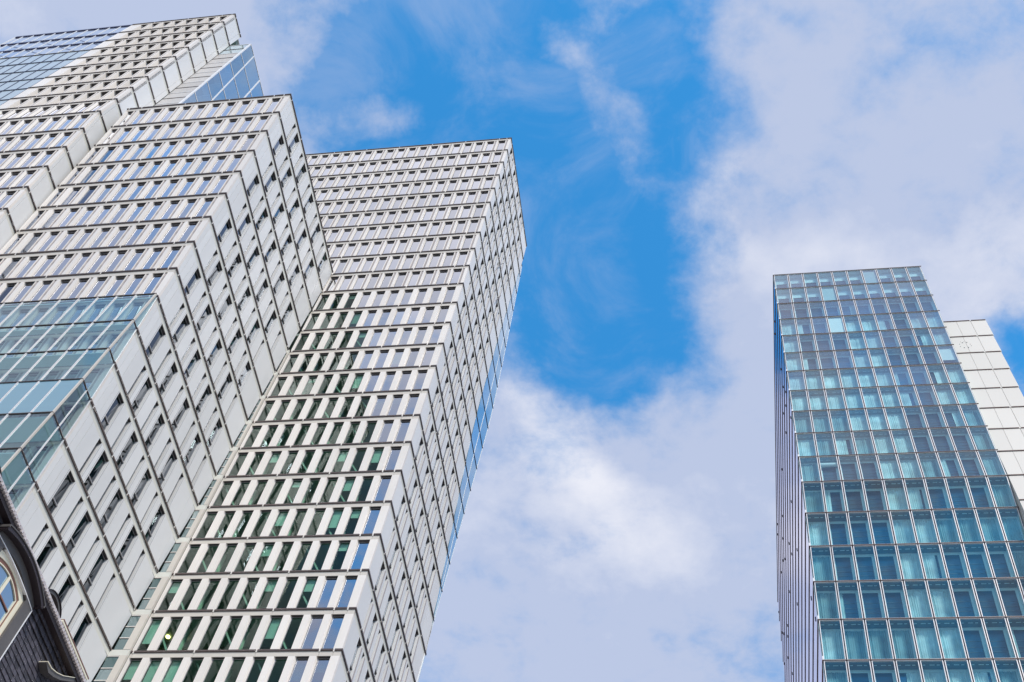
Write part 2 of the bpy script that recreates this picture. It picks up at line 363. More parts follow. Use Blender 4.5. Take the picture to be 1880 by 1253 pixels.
def floors(mb, fp, zs, inset, deep, cols=None):
    """floor slabs, dark core walls and columns behind the glass; fp(z) -> x0, x1, y0, y1"""
    for i, z in enumerate(zs):
        x0, x1, y0, y1 = fp(z - BAND)
        X0, X1, Y0, Y1 = fp(z)
        e = inset
        mb.box(max(x0, X0) + e, min(x1, X1) - e, max(y0, Y0) + e, y1 - e, z - BAND + .004, z - .01, 'slab')
        if i + 1 < len(zs):
            zb = zs[i + 1]
            a0, a1, b0, b1 = fp(z); c0, c1, d0_, d1_ = fp(zb)
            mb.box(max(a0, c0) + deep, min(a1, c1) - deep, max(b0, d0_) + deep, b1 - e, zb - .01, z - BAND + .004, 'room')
            if cols:
                for (cx, cy, r) in cols(zb, z):
                    n = 8; poly = [(cx + r * math.cos(t * 2 * math.pi / n), cy + r * math.sin(t * 2 * math.pi / n), zb - .005) for t in range(n)]
                    mb.prism(poly, (0, 0, z - BAND - zb + .004), 'column')

def brace(mb, p, q, w, k='column'):
    p, q = Vector(p), Vector(q); d = (q - p).normalized(); a = d.cross(Vector((0, 1, 0))).normalized() * w; b = d.cross(a).normalized() * w
    mb.hexa([p - a - b, p + a - b, p + a + b, p - a + b, q - a - b, q + a - b, q + a + b, q - a + b], k)

# ------------------------------------------------------------------ ground
g = MB(); g.box(-2500, 2500, -2500, 2500, -2.2, -1.7, 'gnd'); o = g.build('ground'); o['kind'] = 'structure'
GZ = -1.7 / S

# plan of the tower in front: corner, front line, far end of the flank, left edge
BX = [(28.769, -10.408), (25.77, -10.485), (22.77, -10.563), (19.77, -10.65), (16.77, -10.81), (14.77, -10.954), (12, -11.14)]
BY = [(28.769, 9.326), (19.77, 10.096), (14.77, 10.70), (12, 11.03)]
BXE = [(28.769, -10.376), (19.77, -10.586), (14.77, -10.79), (12, -10.90)]
BXL = [(28.769, -14.746), (22.769, -14.968), (19.77, -15.03), (12, -15.1)]
# ================================================================== MIDDLE-RIGHT TOWER (C)
def towerC():
    t = thing('office_tower', (-8.5 * S, 16 * S, -1.7), 'tall white tower in the middle, with a slim blue glass strip along its rear edge', 'tower', 'white office towers')
    wall, rail, perf, inn = MB(), Rails(), MB(), MB(); ws = WinSet(t)
    X1 = -6.66; YF = 14.35
    YB = [(H, 18.25), (36.2, 18.22), (34.8, 18.09), (31, 17.85), (27.5, 17.69), (26, 17.72), (24, 17.88), (21.5, 18.15), (18.6, 18.40), (17, 18.25), (10, 18.2)]
    front = Face(lambda u, z: (u, YF), (0, 1)); side = Face(lambda u, z: (X1, u), (-1, 0))
    rows = 26
    zs = [H - k for k in range(rows + 1)]
    for k in range(rows):
        z1, z0 = H - k, H - k - 1
        ul = -14.6 if k < 10 else (-10.43 if k > 9 else -14.6)
        nt = [-7.037 - 1.115 * j for j in range(8)] + [-6.79]
        band_and_rail(front, wall, rail, z1, ul, X1, nt, ext=RAILP)
        ops = [(-7.037 - .3717 * j, -7.037 - .3717 * j + .222) for j in range(20)]
        ops = [q for q in ops if q[0] > ul + .03]
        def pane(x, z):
            # panes mirroring the neighbouring flank: dark reflection put into a dimmer glass
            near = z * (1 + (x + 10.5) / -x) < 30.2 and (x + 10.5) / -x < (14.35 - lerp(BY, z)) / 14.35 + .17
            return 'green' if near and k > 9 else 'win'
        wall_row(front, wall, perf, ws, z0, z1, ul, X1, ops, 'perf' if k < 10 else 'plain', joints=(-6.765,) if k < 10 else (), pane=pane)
        # flank
        ye = lerp(YB, (z0 + z1) / 2) - .0
        n0 = 14.54 + .023 * k * 1.0 * (12 / 22); per = .762
        notches = [n0 + per * j for j in range(5)]
        band_and_rail(side, wall, rail, z1, YF + D_WALL + .001, lerp(YB, z1), notches, band_k='sband', r0=.031 - D_WALL)
        ops = []
        for j in range(5):
            n = n0 + per * j
            if k % 2 == 0: ops += [(n + .065, n + .27), (n + .42, n + .52)]
            else: ops += [(n + .075, n + .165), (n + .42, n + .63)]
        ops = [q for q in ops if q[1] < ye - .42]
        for oa, ob in ops:
            side.box(perf, ob + .014, ob + .044, z0 + .06, z1 - BAND - .03, -.004, .02, 'perf'); side.box(perf, ob + .054, ob + .062, z0 + .05, z1 - BAND - .02, -.003, .02, 'wframe')
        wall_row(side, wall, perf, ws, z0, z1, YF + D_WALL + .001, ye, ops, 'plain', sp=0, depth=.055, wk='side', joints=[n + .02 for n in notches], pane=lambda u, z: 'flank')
    def fp(z): return (-14.6, X1, YF, 17.5)
    rnd = random.Random(3)
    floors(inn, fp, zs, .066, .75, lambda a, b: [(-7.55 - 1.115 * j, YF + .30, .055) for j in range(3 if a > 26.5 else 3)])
    # slanting struts and blinds near the glass of the lower storeys
    for k in range(10, rows):
        z1, z0 = H - k - BAND, H - k - 1
        for j in range(3):
            x = -10.3 + 1.115 * j + rnd.uniform(-.1, .1)
            brace(inn, (x, YF + .16, z1), (x + .55, YF + .16, z0), .016)
        for j in range(10):
            if rnd.random() < .3:
                u = -10.38 + .3717 * j
                front.box(inn, u, u + .16, z1 - rnd.uniform(.15, .6), z1, .09, .095, 'blind')
    wall.box(-14.6 + .01, X1 - .07, YF + .07, 17.6, H - .01, H + .0, 'side')
    # plain storeys below the picture
    wall.box(-10.43, X1 - .002, YF + .003, 18.2, GZ, H - rows - .01, 'white')
    # back body
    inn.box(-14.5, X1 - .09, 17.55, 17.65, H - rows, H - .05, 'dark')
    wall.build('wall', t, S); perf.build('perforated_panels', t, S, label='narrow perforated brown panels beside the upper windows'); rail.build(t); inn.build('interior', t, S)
    # glass wedge along the back corner
    gl, fr = MB(), MB()
    YS = [(H, 18.24), (36.4, 18.30), (34.7, 18.44), (31.3, 18.69), (28.4, 18.87), (26.2, 18.76), (22, 18.5), (19.9, 18.38), (17.9, 18.26), (16, 18.20)]
    for k in range(0, 21):
        z1, z0 = H - k, H - k - 1
        za, zb = min(z1, 36.4), max(z0, 17.5)
        if za <= zb: continue
        f2 = Face(lambda u, z: (X1 + .004, lerp(YB, z) + .004 + u * (lerp(YS, z) - lerp(YB, z) - .004)), (-1, 0))
        for c in range(2):
            f2.box(gl, c * .5 + .01, c * .5 + .49, zb + .01, za - .01, 0, .02, 'blueglass')
        f2.box(fr, .0, 1.0, za - .009, za + .009, -.012, .03, 'navy')
        f2.box(fr, .49, .51, zb + .01, za - .01, -.006, .022, 'aluw')
        f2.box(fr, .975, 1.0, zb + .01, za - .01, -.006, .06, 'aluw')
        back = Face(lambda u, z: (X1 - .03 - u, lerp(YS, z)), (0, -1))
        back.box(gl, 0, 3.0, zb + .01, za - .01, 0, .02, 'blueglass')
    gb = gl.build('glass_bay', t, S, label='slim strip of blue glass along the rear corner'); fr.build('bay_frame', gb, S)
    # lit ceiling lamps in a low office
    for (x, y) in ((-10.213, 14.816), (-9.915, 14.82)):
        l = MB(); n = 14
        l.prism([(x + .04 * math.cos(a * 2 * math.pi / n), y + .04 * math.sin(a * 2 * math.pi / n), H - 22 - BAND - .022) for a in range(n)], (0, 0, .018), 'lamp')
        l.build('ceiling_lamp', t, S, label='lit round yellow ceiling lamp')
    ws.build()
    # weather rods that stick out of the flank near its top
    m = MB()
    for (ya, za, yb, zb) in ((16.55, 33.2, 16.15, 32.3), (17.0, 32.0, 16.75, 31.2)):
        brace(m, (X1 + .05, ya, za), (X1 + .05, yb, zb), .008, 'rail')
    m.build('rods', t, S)
towerC()

# ================================================================== MIDDLE-LEFT TOWER (B)
def towerB():
    t = thing('office_tower', (-12.5 * S, 11.5 * S, -1.7), 'lower white tower in front, with a glazed bay wrapping its corner at the left edge', 'tower', 'white office towers')
    wall, rail, perf, inn = MB(), Rails(), MB(), MB(); ws = WinSet(t)
    HB = H - 9
    front = Face(lambda u, z: (lerp(BX, z) + u, lerp(BY, z)), (0, 1))
    YE = 14.29
    def sp_(u, z):
        y = lerp(BY, z) + u; f = u / (YE - lerp(BY, z)); return (lerp(BX, z) * (1 - f) + lerp(BXE, z) * f, y)
    side = Face(sp_, (-1, 0)); sabs = Face(lambda y, z: sp_(y - lerp(BY, z), z), (-1, 0))
    rows = 18
    zs = [HB - k for k in range(rows + 1)]
    for k in range(rows):
        z1, z0 = HB - k, HB - k - 1
        ul = max(lerp(BXL, z) - lerp(BX, z) for z in (z1, z0))
        nt = [-.414 - 1.173 * j for j in range(5)] + [-.158, ul + .06]
        band_and_rail(front, wall, rail, z1, ul, 0, nt, ext=RAILP)
        ops = [(-.414 - .391 * j, -.414 - .391 * j + .216) for j in range(10)] + [(ul + .09, ul + .24)]
        ops = sorted(q for q in ops if q[0] > ul + .05)
        ops = [q for i, q in enumerate(ops) if i == 0 or q[0] > ops[i - 1][1] + .05]
        wall_row(front, wall, perf, ws, z0, z1, ul, 0, ops, 'perf', joints=(-.13,), pane=lambda u, z: 'winblue' if k > 1 and u < ul + (.6 if k < 4 else .95) else 'win')  # leftmost panes mirror the next tower's flank: dimmed reflection built into their glass
        ue = YE - max(lerp(BY, z0), lerp(BY, z1)) - .02
        n0 = .14; nts = [n0] + [n0 + 1.03 + .836 * j for j in range(6)]
        band_and_rail(side, wall, rail, z1, D_WALL + .001, YE - lerp(BY, z1) - .0, nts, band_k='sband', r0=.031 - D_WALL)
        ops = []
        if k % 2 == 0: ops += [(n0 + .54, n0 + .65), (n0 + .79, n0 + 1.035)]
        else: ops += [(n0 + .36, n0 + .60), (n0 + .90, n0 + 1.01)]
        for n in nts[1:]:
            if k % 2 == 0: ops += [(n + .30, n + .41), (n + .575, n + .82)]
            else: ops += [(n + .165, n + .41), (n + .71, n + .81)]
        ops = [q for q in ops if q[1] < ue - .35]
        for oa, ob in ops:
            side.box(perf, ob + .012, ob + .018, z0 + .045, z1 - BAND - .012, -.003, .02, 'wframe')
            if ob - oa > .15: side.box(perf, oa - .030, oa - .024, z0 + .045, z1 - BAND - .012, -.003, .02, 'wframe')
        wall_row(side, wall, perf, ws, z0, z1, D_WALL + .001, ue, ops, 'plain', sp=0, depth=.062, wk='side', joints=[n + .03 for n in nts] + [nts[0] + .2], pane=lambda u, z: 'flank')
        sabs.box(wall, YE - .34, YE - .002, z0 + RAILH, z1 - BAND, .005, .06, 'side')
        # small windows in the narrow return between the flank and the next tower
        xa, xb = max(lerp(BXE, z1), lerp(BXE, z0)) + .0, -10.432
        if k >= 2 and xb - xa > .03:
            rf = Face(lambda u, z: (u, YE - .0), (0, 1))
            pw = min(.13, (xb - xa) * .45)
            rf.box(wall, xb - pw, xb, z0 + .021, z1 - BAND - .001, -.006, .05, 'beige'); xb -= pw + .002
            rf.box(wall, xa, xb + pw + .002, z1 - BAND, z1 + .02, .0, .05, 'sband'); 
            for q in range(3):
                rf.box(inn, xa, xb - .004, z0 + .04 + q * .28, z0 + .30 + q * .28, .015, .03, 'retglass'); rf.box(wall, xa, xb - .004, z0 + .302 + q * .28, z0 + .318 + q * .28, .0, .04, 'white')
    def fp(z): return (lerp(BXL, z), lerp(BX, z), lerp(BY, z), 14.2)
    floors(inn, fp, zs, .075, .6, lambda a, b: [(lerp(BX, a) - .62 - 1.173 * j, max(lerp(BY, a), lerp(BY, b)) + .25, .045) for j in range(3)])
    rnd = random.Random(5)
    for k in range(rows):
        z1, z0 = HB - k - BAND, HB - k - 1
        for j in range(10):
            if rnd.random() < .22: front.box(inn, -.40 - .391 * j, -.40 - .391 * j + .2, z1 - rnd.uniform(.25, .8), z1 - .01, .075, .08, 'blind')
        for j in range(5):
            if rnd.random() < .15: side.box(inn, .3 + .8 * j, .3 + .8 * j + .3, z1 - rnd.uniform(.25, .8), z1 - .01, .085, .09, 'blind')
    wall.box(lerp(BXL, HB) + .08, lerp(BX, HB) - .08, BY[0][1] + .08, 14.3, HB - .01, HB, 'side')
    wall.box(lerp(BXL, 12) + .1, lerp(BX, 12) - .002, lerp(BY, HB - rows) + .05, 14.28, GZ, HB - rows - .01, 'white')
    wall.build('wall', t, S); perf.build('perforated_panels', t, S, label='narrow perforated brown panels between the windows'); rail.build(t); inn.build('interior', t, S)
    # glazed bay: a second skin that stays upright while the wall behind leans back
    YG = 10.02
    gl, fr, post = MB(), MB(), MB()
    zt = H - 18
    skin = Face(lambda u, z: (lerp(BX, z) + .012 + u, YG), (0, 1))
    zpanel = []
    for k in range(0, 9):
        z1, z0 = zt - k, zt - k - 1
        edges = [0] + [-.414 + .0 - .391 * j for j in range(11)]
        edges = [0] + [-.41 - .391 * j for j in range(11)]
        for j in range(len(edges) - 1):
            b, a = edges[j], edges[j + 1]
            zpanel.append((skin, a + .008, b - .008 - (.03 if j == 0 else 0), z0 + .02, z1 - .004, 'skinop' if k == 3 else 'skin'))
            skin.box(fr, a - .013, a - .003, z0 + .012, z1 - .004, -.008, .02, 'alu'); skin.box(fr, a + .003, a + .013, z0 + .012, z1 - .004, -.008, .02, 'alu')
            skin.box(fr, a - .003, a + .003, z0 + .012, z1 - .004, .004, .016, 'rail')
        skin.box(fr, edges[-1], 0, z1 - .004, z1 + .012, -.012, .02, 'rail')
        skin.box(post, -.032, 0, z0 + .012, z1 - .004, -.004, .03, 'beige')
        # return pane on the right flank
        w1 = lerp(BY, z1) - YG; w0 = lerp(BY, z0) - YG
        ret = Face(lambda u, z: (lerp(BX, z) + .012, YG + .03 + u * (lerp(BY, z) - YG - .03)), (-1, 0))
        n = 1 if k < 3 else 2
        for q in range(n):
            ret.box(gl, q / n + .02, (q + 1) / n - .02, z0 + .02, z1 - .004, 0.004, .012, 'skin')
            ret.box(fr, (q + 1) / n - .035, (q + 1) / n, z0 + .012, z1 - .004, -.006, .02, 'alu')
        ret.box(fr, 0, 1, z1 - .004, z1 + .012, -.008, .02, 'rail')
        # floor plates bridging skin and wall
        skin.box(fr, -4.2, -.03, z1 - .05, z1 - .02, .06, max(.07, w1 - .035), 'teal')
    # individual panes
    zpanel.sort(key=lambda q: -q[4])
    for f, a, b, c, d, k in zpanel[:80]:
        m = MB(); f.box(m, a, b, c, d, .004, .012, k); o_ = m.build('skin_pane', t, S)
    if zpanel[80:]:
        m = MB()
        for f, a, b, c, d, k in zpanel[80:]: f.box(m, a, b, c, d, .004, .012, k)
        m.build('skin_pane', t, S)
    gb = gl.build('glass_bay', t, S, label='upright glazed bay wrapping the corner, with slim pinkish frames'); fr.build('bay_frame', gb, S); post.build('corner_post', gb, S)
    ws.build()
towerB()

# ================================================================== LEFT TOWER (A)
AX = [(37.77, -14.86), (36.5, -14.90), (33.8, -14.915), (27.77, -14.949), (22.77, -15.016), (14, -15.1)]
AY = [(37.77, 9.48), (27.77, 8.98), (22.77, 9.308), (14, 9.9)]
AE = [(37.77, 10.22), (30.77, 9.889), (27.77, 9.75), (22, 10.1), (14, 10.6)]
def towerA():
    t = thing('office_tower', (-18.5 * S, 12 * S, -1.7), 'white tower at the upper left with an open steel screen and a blue glass box', 'tower', 'white office towers')
    wall, rail, perf, inn = MB(), Rails(), MB(), MB(); ws = WinSet(t)
    front = Face(lambda u, z: (lerp(AX, z) + u, lerp(AY, z)), (0, 1))
    side = Face(lambda u, z: (lerp(AX, z), lerp(AY, z) + u), (-1, 0))
    rows = 17; LEFT = -22.4; UB = -3.458
    zs = [H - k for k in range(rows + 1)]
    for k in range(rows):
        z1, z0 = H - k, H - k - 1
        up_ = k < 9
        ul = UB if up_ else LEFT - lerp(AX, z1)
        nt = [-.418 - 1.14 * j for j in range(7)] + [-.09]
        band_and_rail(front, wall, rail, z1, ul, 0, nt, ext=RAILP)
        ops = [(-.418 - .38 * j, -.418 - .38 * j + .235) for j in range(19)]
        ops = [q for q in ops if q[0] > ul - .01]
        if up_: ops = [q for q in ops if q[0] > ul + .02]
        wall_row(front, wall, perf, ws, z0, z1, ul, 0, ops, 'perf', depth=.12 if up_ else .052, sp=.035)
        # blank flank panels
        e1, e0 = lerp(AE, z1) - lerp(AY, z1), lerp(AE, z0) - lerp(AY, z0)
        ue = max(e0, e1)
        band_and_rail(side, wall, rail, z1, D_WALL + .001, ue, [.12, ue - .12], band_k='sband', r0=.031 - D_WALL)
        for a, b in ((D_WALL + .001, .135), (.14, ue - .14), (ue - .135, ue)):
            side.box(wall, a, b, z0 + RAILH, z1 - BAND, 0, D_WALL, 'side')
    def fp(z):
        x0 = LEFT if z < 34.7 else lerp(AX, z) + UB
        return (x0, lerp(AX, z), lerp(AY, z), 13.6)
    floors(inn, fp, zs, .14, .5)
    wall.box(lerp(AX, H) + UB, lerp(AX, H) - .08, AY[0][1] + .1, 13.6, H - .01, H, 'side')
    wall.box(LEFT, lerp(AX, H - rows) - .02, lerp(AY, H - rows) + .05, 13.6, GZ, H - rows - .01, 'white')
    wall.build('wall', t, S); perf.build('perforated_panels', t, S, label='narrow perforated brown panels between the windows'); rail.build(t); inn.build('interior', t, S)
    # upper left glazing, its three top storeys an open steel frame against the sky
    fr, br = MB(), MB()
    panes = []
    for k in range(0, 10):
        z1, z0 = H - k, H - k - 1
        W = LEFT - lerp(AX, z1)
        us = [UB - .38 * j for j in range(11)]
        if k < 3:
            front.box(fr, W, UB, z1 - .055, z1 + .035, -.01, .05, 'navy')
            for j, u in enumerate(us):
                if u < W: continue
                front.box(fr, u - .012, u + .012, z0 + .04, z1 - .06, -.005, .025, 'aluw')
            for u in us[1::3]:
                brace(br, (lerp(AX, z0) + u, lerp(AY, z0) + .06, z0), (lerp(AX, z1) + u - .02, lerp(AY, z1) + .42, z1 - .1), .012, 'navy')
        else:
            front.box(fr, W, UB, z1 - .012, z1 + .012, -.01, .05, 'rail' if k == 3 else 'navy')
            for j in range(len(us) - 1):
                a, b = max(us[j + 1], W), us[j]
                if b - a > .05: panes.append((a + .008, b - .008, z0 + .018, z1 - .018))
                front.box(fr, b - .006, b + .006, z0 + .012, z1 - .014, -.004, .03, 'navy')
        if k < 3:
            for j in range(len(us) - 1):
                a, b = max(us[j + 1], W), us[j]
                if b - a > .05 : panes.append((a + .016, b - .016, z0 + .04, z1 - .06))
        front.box(fr, W - .012, W + .012, z0, z1, -.01, .03, 'aluw')
    sc = fr.build('steel_screen', t, S, label='open navy and white steel frame with sky showing through'); br.build('bracing', sc, S)
    for a, b, c, d in panes:
        m = MB(); front.box(m, a, b, c, d, .008, .014, 'paleglass' if d < 34.8 else 'clear'); m.build('screen_pane', t, S)
    # glass box on the flank, behind the white panels
    fr, gl, so = MB(), MB(), MB()
    XO = -14.18
    zt = H - 1
    bside = Face(lambda u, z: (XO, lerp(AE, z) + .02 + u), (-1, 0))
    for k in range(0, 9):
        z1, z0 = zt - k, zt - k - 1
        us = [-.0, .40, 1.19, 1.98, 2.77, 3.3]
        ys = [0, 10.57, 11.36, 12.15, 12.94, 13.4]
        def bf(u, z):
            i = int(u); f = u - i
            e = [lerp(AE, z) + .02, 10.57, 11.36, 12.15, 12.94, 13.4]
            i = min(i, 4); f = u - i
            return (XO, e[i] + (e[i + 1] - e[i]) * f)
        F2 = Face(bf, (-1, 0))
        for i in range(5):
            F2.box(gl, i + .03, i + .97, z0 + .012, z1 - .012, .0, .01, 'blueclear')
            F2.box(fr, i + .97, i + 1.03, z0 + .012, z1 - .012, -.008, .02, 'aluw')
        F2.box(fr, 0, 5, z1 - .012, z1 + .012, -.010, .02, 'aluw')
        # grey soffit facing the street, its struts and the sloping white edge beam
        Fs = Face(lambda u, z: (u, lerp(AE, z) + .02), (0, 1))
        for a in (z1, z0 + .5):
            Fs.box(fr, -14.93, XO - .06, a - .012, a + .012, -.012, .02, 'aluw' if a == z1 else 'rail')
        Fs.box(so, -14.93, XO - .06, z0 + .02, z1 - .014, .0, .012, 'soffitgrey' if k else 'paleglass')
        Fs.box(fr, XO - .055, XO, z0, z1, -.01, .03, 'aluw')
        # floor edge seen through the glass
        gl.box(-14.8, XO - .03, 10.4, 13.3, z1 - .06, z1 - .03, 'blind')
    gl.box(-14.93, XO, lerp(AE, zt) + .04, 13.4, zt + .0, zt + .01, 'paleglass')
    gl.box(-14.9, -14.6, 11.3, 11.6, zt - 8.9, zt - .1, 'blind')
    gb = gl.build('glass_box', t, S, label='projecting blue glass box behind the white flank'); fr.build('box_frame', gb, S); so.build('soffit', gb, S)
    ws.build()
M['clear'] = glass('clear_glass', [(.90, .95, 1.0), (.85, .93, 1.0)], (.9, .95, 1), .06, .8, 1.45)
M['paleglass'] = glass('pale_reflecting_glass', [(.46, .56, .60), (.52, .62, .64)], (.93, .98, 1.0), .38, .7, 1.5, opaque=.85)
M['blueclear'] = glass('blue_clear_glass', [(.62, .80, .92), (.66, .84, .95)], (.72, .88, 1.0), .36, 1.5, 1.5)
M['soffitgrey'] = principled('grey_soffit', (.50, .48, .47), .5, var=.08)
towerA()

# ================================================================== RIGHT GLASS HOTEL TOWER (D)
DW = .389; DX = 1.233; KZ = 20.482; HU = .9656; HL = .93
def drow(k): return KZ + (11 - k) * HU if k <= 11 else KZ - (k - 11) * HL
def dy(z): return 15.483 + (.0864 if z > KZ else -.0503) * (z - KZ)
def curtain_mesh(face, u0, u1, z0, z1, d, ck='curtain'):
    m = MB(); n = max(4, int((u1 - u0) / .011)); pts = []
    ph = random.random() * 6
    for i in range(n + 1):
        u = u0 + (u1 - u0) * i / n; pts.append((u, d + (.007 + .005 * math.sin(i * .33 + ph)) * math.sin(i * 1.9 + ph) + .004 * math.sin(i * .7)))
    idx = m.m(ck)
    for i, (u, dd) in enumerate(pts): m.v += [face.pt(u, z0, dd), face.pt(u + .006 * math.sin(i), z1, dd * .97)]
    for i in range(n): m.f.append((2 * i, 2 * i + 2, 2 * i + 3, 2 * i + 1)); m.mi.append(idx)
    return m
def towerD():
    t = thing('hotel_tower', (3.1 * S, 21 * S, -1.7), 'glass hotel tower at the right with a grid of teal windows and drawn curtains', 'tower')
    front = Face(lambda u, z: (DX + u, dy(z)), (0, 1))
    ROWS = 19
    fr, jt, cav, sl = MB(), MB(), MB(), MB()
    outer = []; curt = {}
    full, L_, R_, B_ = 'f', 'l', 'r', 'b'
    pat = {0: {6: 'g'}, 1: {3: 'g'}, 2: {4: 'r3'}, 3: {0: 'f', 1: 'l4', 3: 'w', 4: 'f', 5: 'f', 6: 'l6', 8: 'f', 9: 'f'}, 4: {0: 'f', 4: 'f', 5: 'f', 8: 'r6', 9: 'f'},
           5: {0: 'f', 1: 'l3', 4: 'f', 5: 'f', 9: 't'}, 6: {0: 'f', 1: 'f', 2: 'f', 3: 'f', 4: 'f', 5: 'f', 6: 'l3', 8: 'r6', 9: 'f'},
           7: {0: 'f', 1: 'f', 2: 'f', 3: 'f', 4: 'f', 5: 'f', 6: 'l7', 8: 'f', 9: 'f'}, 8: {0: 'f', 1: 'f', 2: 'f', 3: 'f', 4: 'f', 5: 'f', 8: 'r4', 9: 'f'},
           9: {0: 'f', 1: 'f', 2: 'l7', 3: 'f', 4: 'f', 5: 'f', 9: 'f'}, 10: {0: 'f', 1: 'w2', 4: 'f', 5: 'f', 6: 'f', 7: 'l4', 9: 'f'},
           11: {0: 'f', 1: 'l3', 4: 'f', 5: 'l8', 9: 'f'}, 12: {0: 'f', 4: 'f', 5: 'f', 6: 'f', 7: 'f', 8: 'f', 9: 'f'},
           13: {0: 'f', 4: 'f', 5: 'l8', 9: 'f'}, 14: {0: 'f', 1: 'l2', 4: 'f', 5: 'f', 9: 'r2'}, 15: {0: 'f', 1: 'f', 2: 'f', 3: 'f', 4: 'f', 5: 'f', 8: 'l2'},
           16: {0: 'f', 3: 'r6', 4: 'f', 5: 'f', 6: 'l8', 7: 'f', 8: 'r5'}, 17: {0: 'f', 2: 'f', 5: 'f'}, 18: {}}
    ws = WinSet(t, name='window', fname='window_frame', pane='inner', cap=96)
    DC = .185
    for k in range(ROWS):
        z1, z0 = drow(k), drow(k + 1); h = z1 - z0
        DC = .145 if k < 11 else .185
        for c in range(10):
            a, b = c * DW, (c + 1) * DW
            ga = .012; zt_, zb_ = z1 - .008, z0 + .008
            w = .013
            A, B = a + ga, b - ga
            front.box(fr, A, A + w, zb_, zt_, 0, .03, 'alu'); front.box(fr, B - w, B, zb_, zt_, 0, .03, 'alu')
            front.box(fr, A + w, B - w, zt_ - w, zt_, 0, .03, 'alu'); front.box(fr, A + w, B - w, zb_, zb_ + w, 0, .03, 'alu')
            outer.append((k, c, A + w, B - w, zb_ + w, zt_ - w))
            # cavity: soffit, dashed light gap, side cheeks
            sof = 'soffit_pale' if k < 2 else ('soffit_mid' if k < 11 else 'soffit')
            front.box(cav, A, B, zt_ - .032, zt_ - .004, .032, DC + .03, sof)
            for q in (0, 1, 2):
                uu = A + .035 + q * .115
                front.box(cav, uu, uu + (.085 if q == 1 else .05), zt_ - .036, zt_ - .0325, .075, .09, 'teal')
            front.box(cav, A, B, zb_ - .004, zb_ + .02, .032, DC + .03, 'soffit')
            front.box(cav, b - .010, b + .010, zb_ + .021, zt_ - .033, .034, DC + .02, 'teal')
            if c == 0: front.box(cav, -.004, .016, zb_ + .021, zt_ - .033, .034, DC + .02, 'teal')
            # inner wall ring
            mt = .05 if k >= 2 else .30; ms = .035
            ia, ib = a + .012, b - .012
            it, ibm = zt_ - .034, zb_ + .022
            front.box(cav, ia, ia + ms, ibm, it, DC, DC + .02, 'teal'); front.box(cav, ib - ms, ib, ibm, it, DC, DC + .02, 'teal')
            front.box(cav, ia + ms, ib - ms, it - mt, it, DC, DC + .02, 'teal'); front.box(cav, ia + ms, ib - ms, ibm, ibm + .02, DC, DC + .02, 'teal')
            wa_, wb_, wz0, wz1 = ia + ms, ib - ms, ibm + .02, it - mt
            ws.add(front, wa_, wb_, wz0, wz1, DC + .012, fr=True, fk='teal')
            p = pat.get(k, {}).get(c)
            if not (p and p[0] == 'f'):
                for fz in (.36, .50, .66):
                    zq = wz0 + (wz1 - wz0) * (fz + random.uniform(-.01, .01)); front.box(cav, wa_ + .012, wb_ - .012, zq, zq + .007, DC + .006, DC + .0105, 'paneline')  # thin strips colour in blind lines and the ceiling's reflection
            if p and k >= 2:
                if p[0] == 'w' and p == 'w':
                    m = MB(); front.box(m, A + w, B - w, zb_ + w + .003, zt_ - w - .034, .036, .04, 'roller'); m.build('roller_blind', t, S, label='fully lowered white blind')
                elif p == 'w2':
                    m = MB(); n = 12; zc_ = zt_ - .22; 
                    m.prism([(DX + A + .02, dy(zc_) + .085 + .04 * math.cos(q * 2 * math.pi / n), zc_ + .05 * math.sin(q * 2 * math.pi / n)) for q in range(n)], (B - A - .04, 0, 0), 'roller')
                    m.build('rolled_blind', t, S, label='thick rolled white blind', smooth=False)
                elif p == 't':
                    m = MB(); front.box(m, A + w, B - w, zb_ + .30, zt_ - .05, .07, .075, 'roller'); m.build('roller_blind', t, S, label='half lowered pale blind')
                else:
                    x0, x1 = wa_, wb_
                    if p[0] == 'l': x1 = wa_ + (wb_ - wa_) * int(p[1]) / 10
                    if p[0] == 'r': x0 = wb_ - (wb_ - wa_) * int(p[1]) / 10
                    curtain_mesh(front, x0, x1, wz0, wz1 - (.03 if p[0] != 'f' else .015), DC - .006, 'curtain' if c in (4, 5) or k < 8 or p[0] != 'f' or random.random() < .15 else 'curtain_dim').build('curtain', t, S)
            elif p == 'g':
                m = MB(); front.box(m, A + w, B - w, zb_ + w + .003, zt_ - w - .034, .05, .054, 'roller2'); m.build('roller_blind', t, S, label='lowered translucent grey blind')
        front.box(sl, .0, 10 * DW, z1 - .03, z1 + .03, .036, .6, 'black') if False else None
        front.box(jt, .004, 10 * DW - .004, z1 - .0075, z1 + .0075, .012, .026, 'black')
        front.box(jt, -.014, 10 * DW + .022, z1 - .006, z1 + .006, -.012, .010, 'cjoint')
        for c in range(11):
            u = c * DW
            front.box(jt, max(u - .009, .002), min(u + .009, 10 * DW - .002), z0 + .009, z1 - .009, .012, .026, 'black')
    # body behind, following the kink of the front
    kn = [drow(0), drow(11), drow(ROWS)]
    for i in range(2):
        za, zb = kn[i], kn[i + 1]
        f = Face(lambda u, z: (DX + u, dy(z - 1e-4) if i == 1 else dy(z + 1e-4)), (0, 1))
        e = 10 * DW - .03
        cav.hexa([f.pt(.02, zb, DC + .035), f.pt(e, zb, DC + .035), f.pt(e, za, DC + .035), f.pt(.02, za, DC + .035),
                  (DX + .02 - .2, 28.2, zb), (DX + e, 28.2, zb), (DX + e, 28.2, za), (DX + .02 - .2, 28.2, za)], 'dark')
    fo = fr.build('curtain_wall_frame', t, S); jt.build('joints', fo, S); cav.build('cavity', t, S)
    outer.sort(key=lambda q: -q[0])
    lo = [q for q in outer if q[0] <= 16]
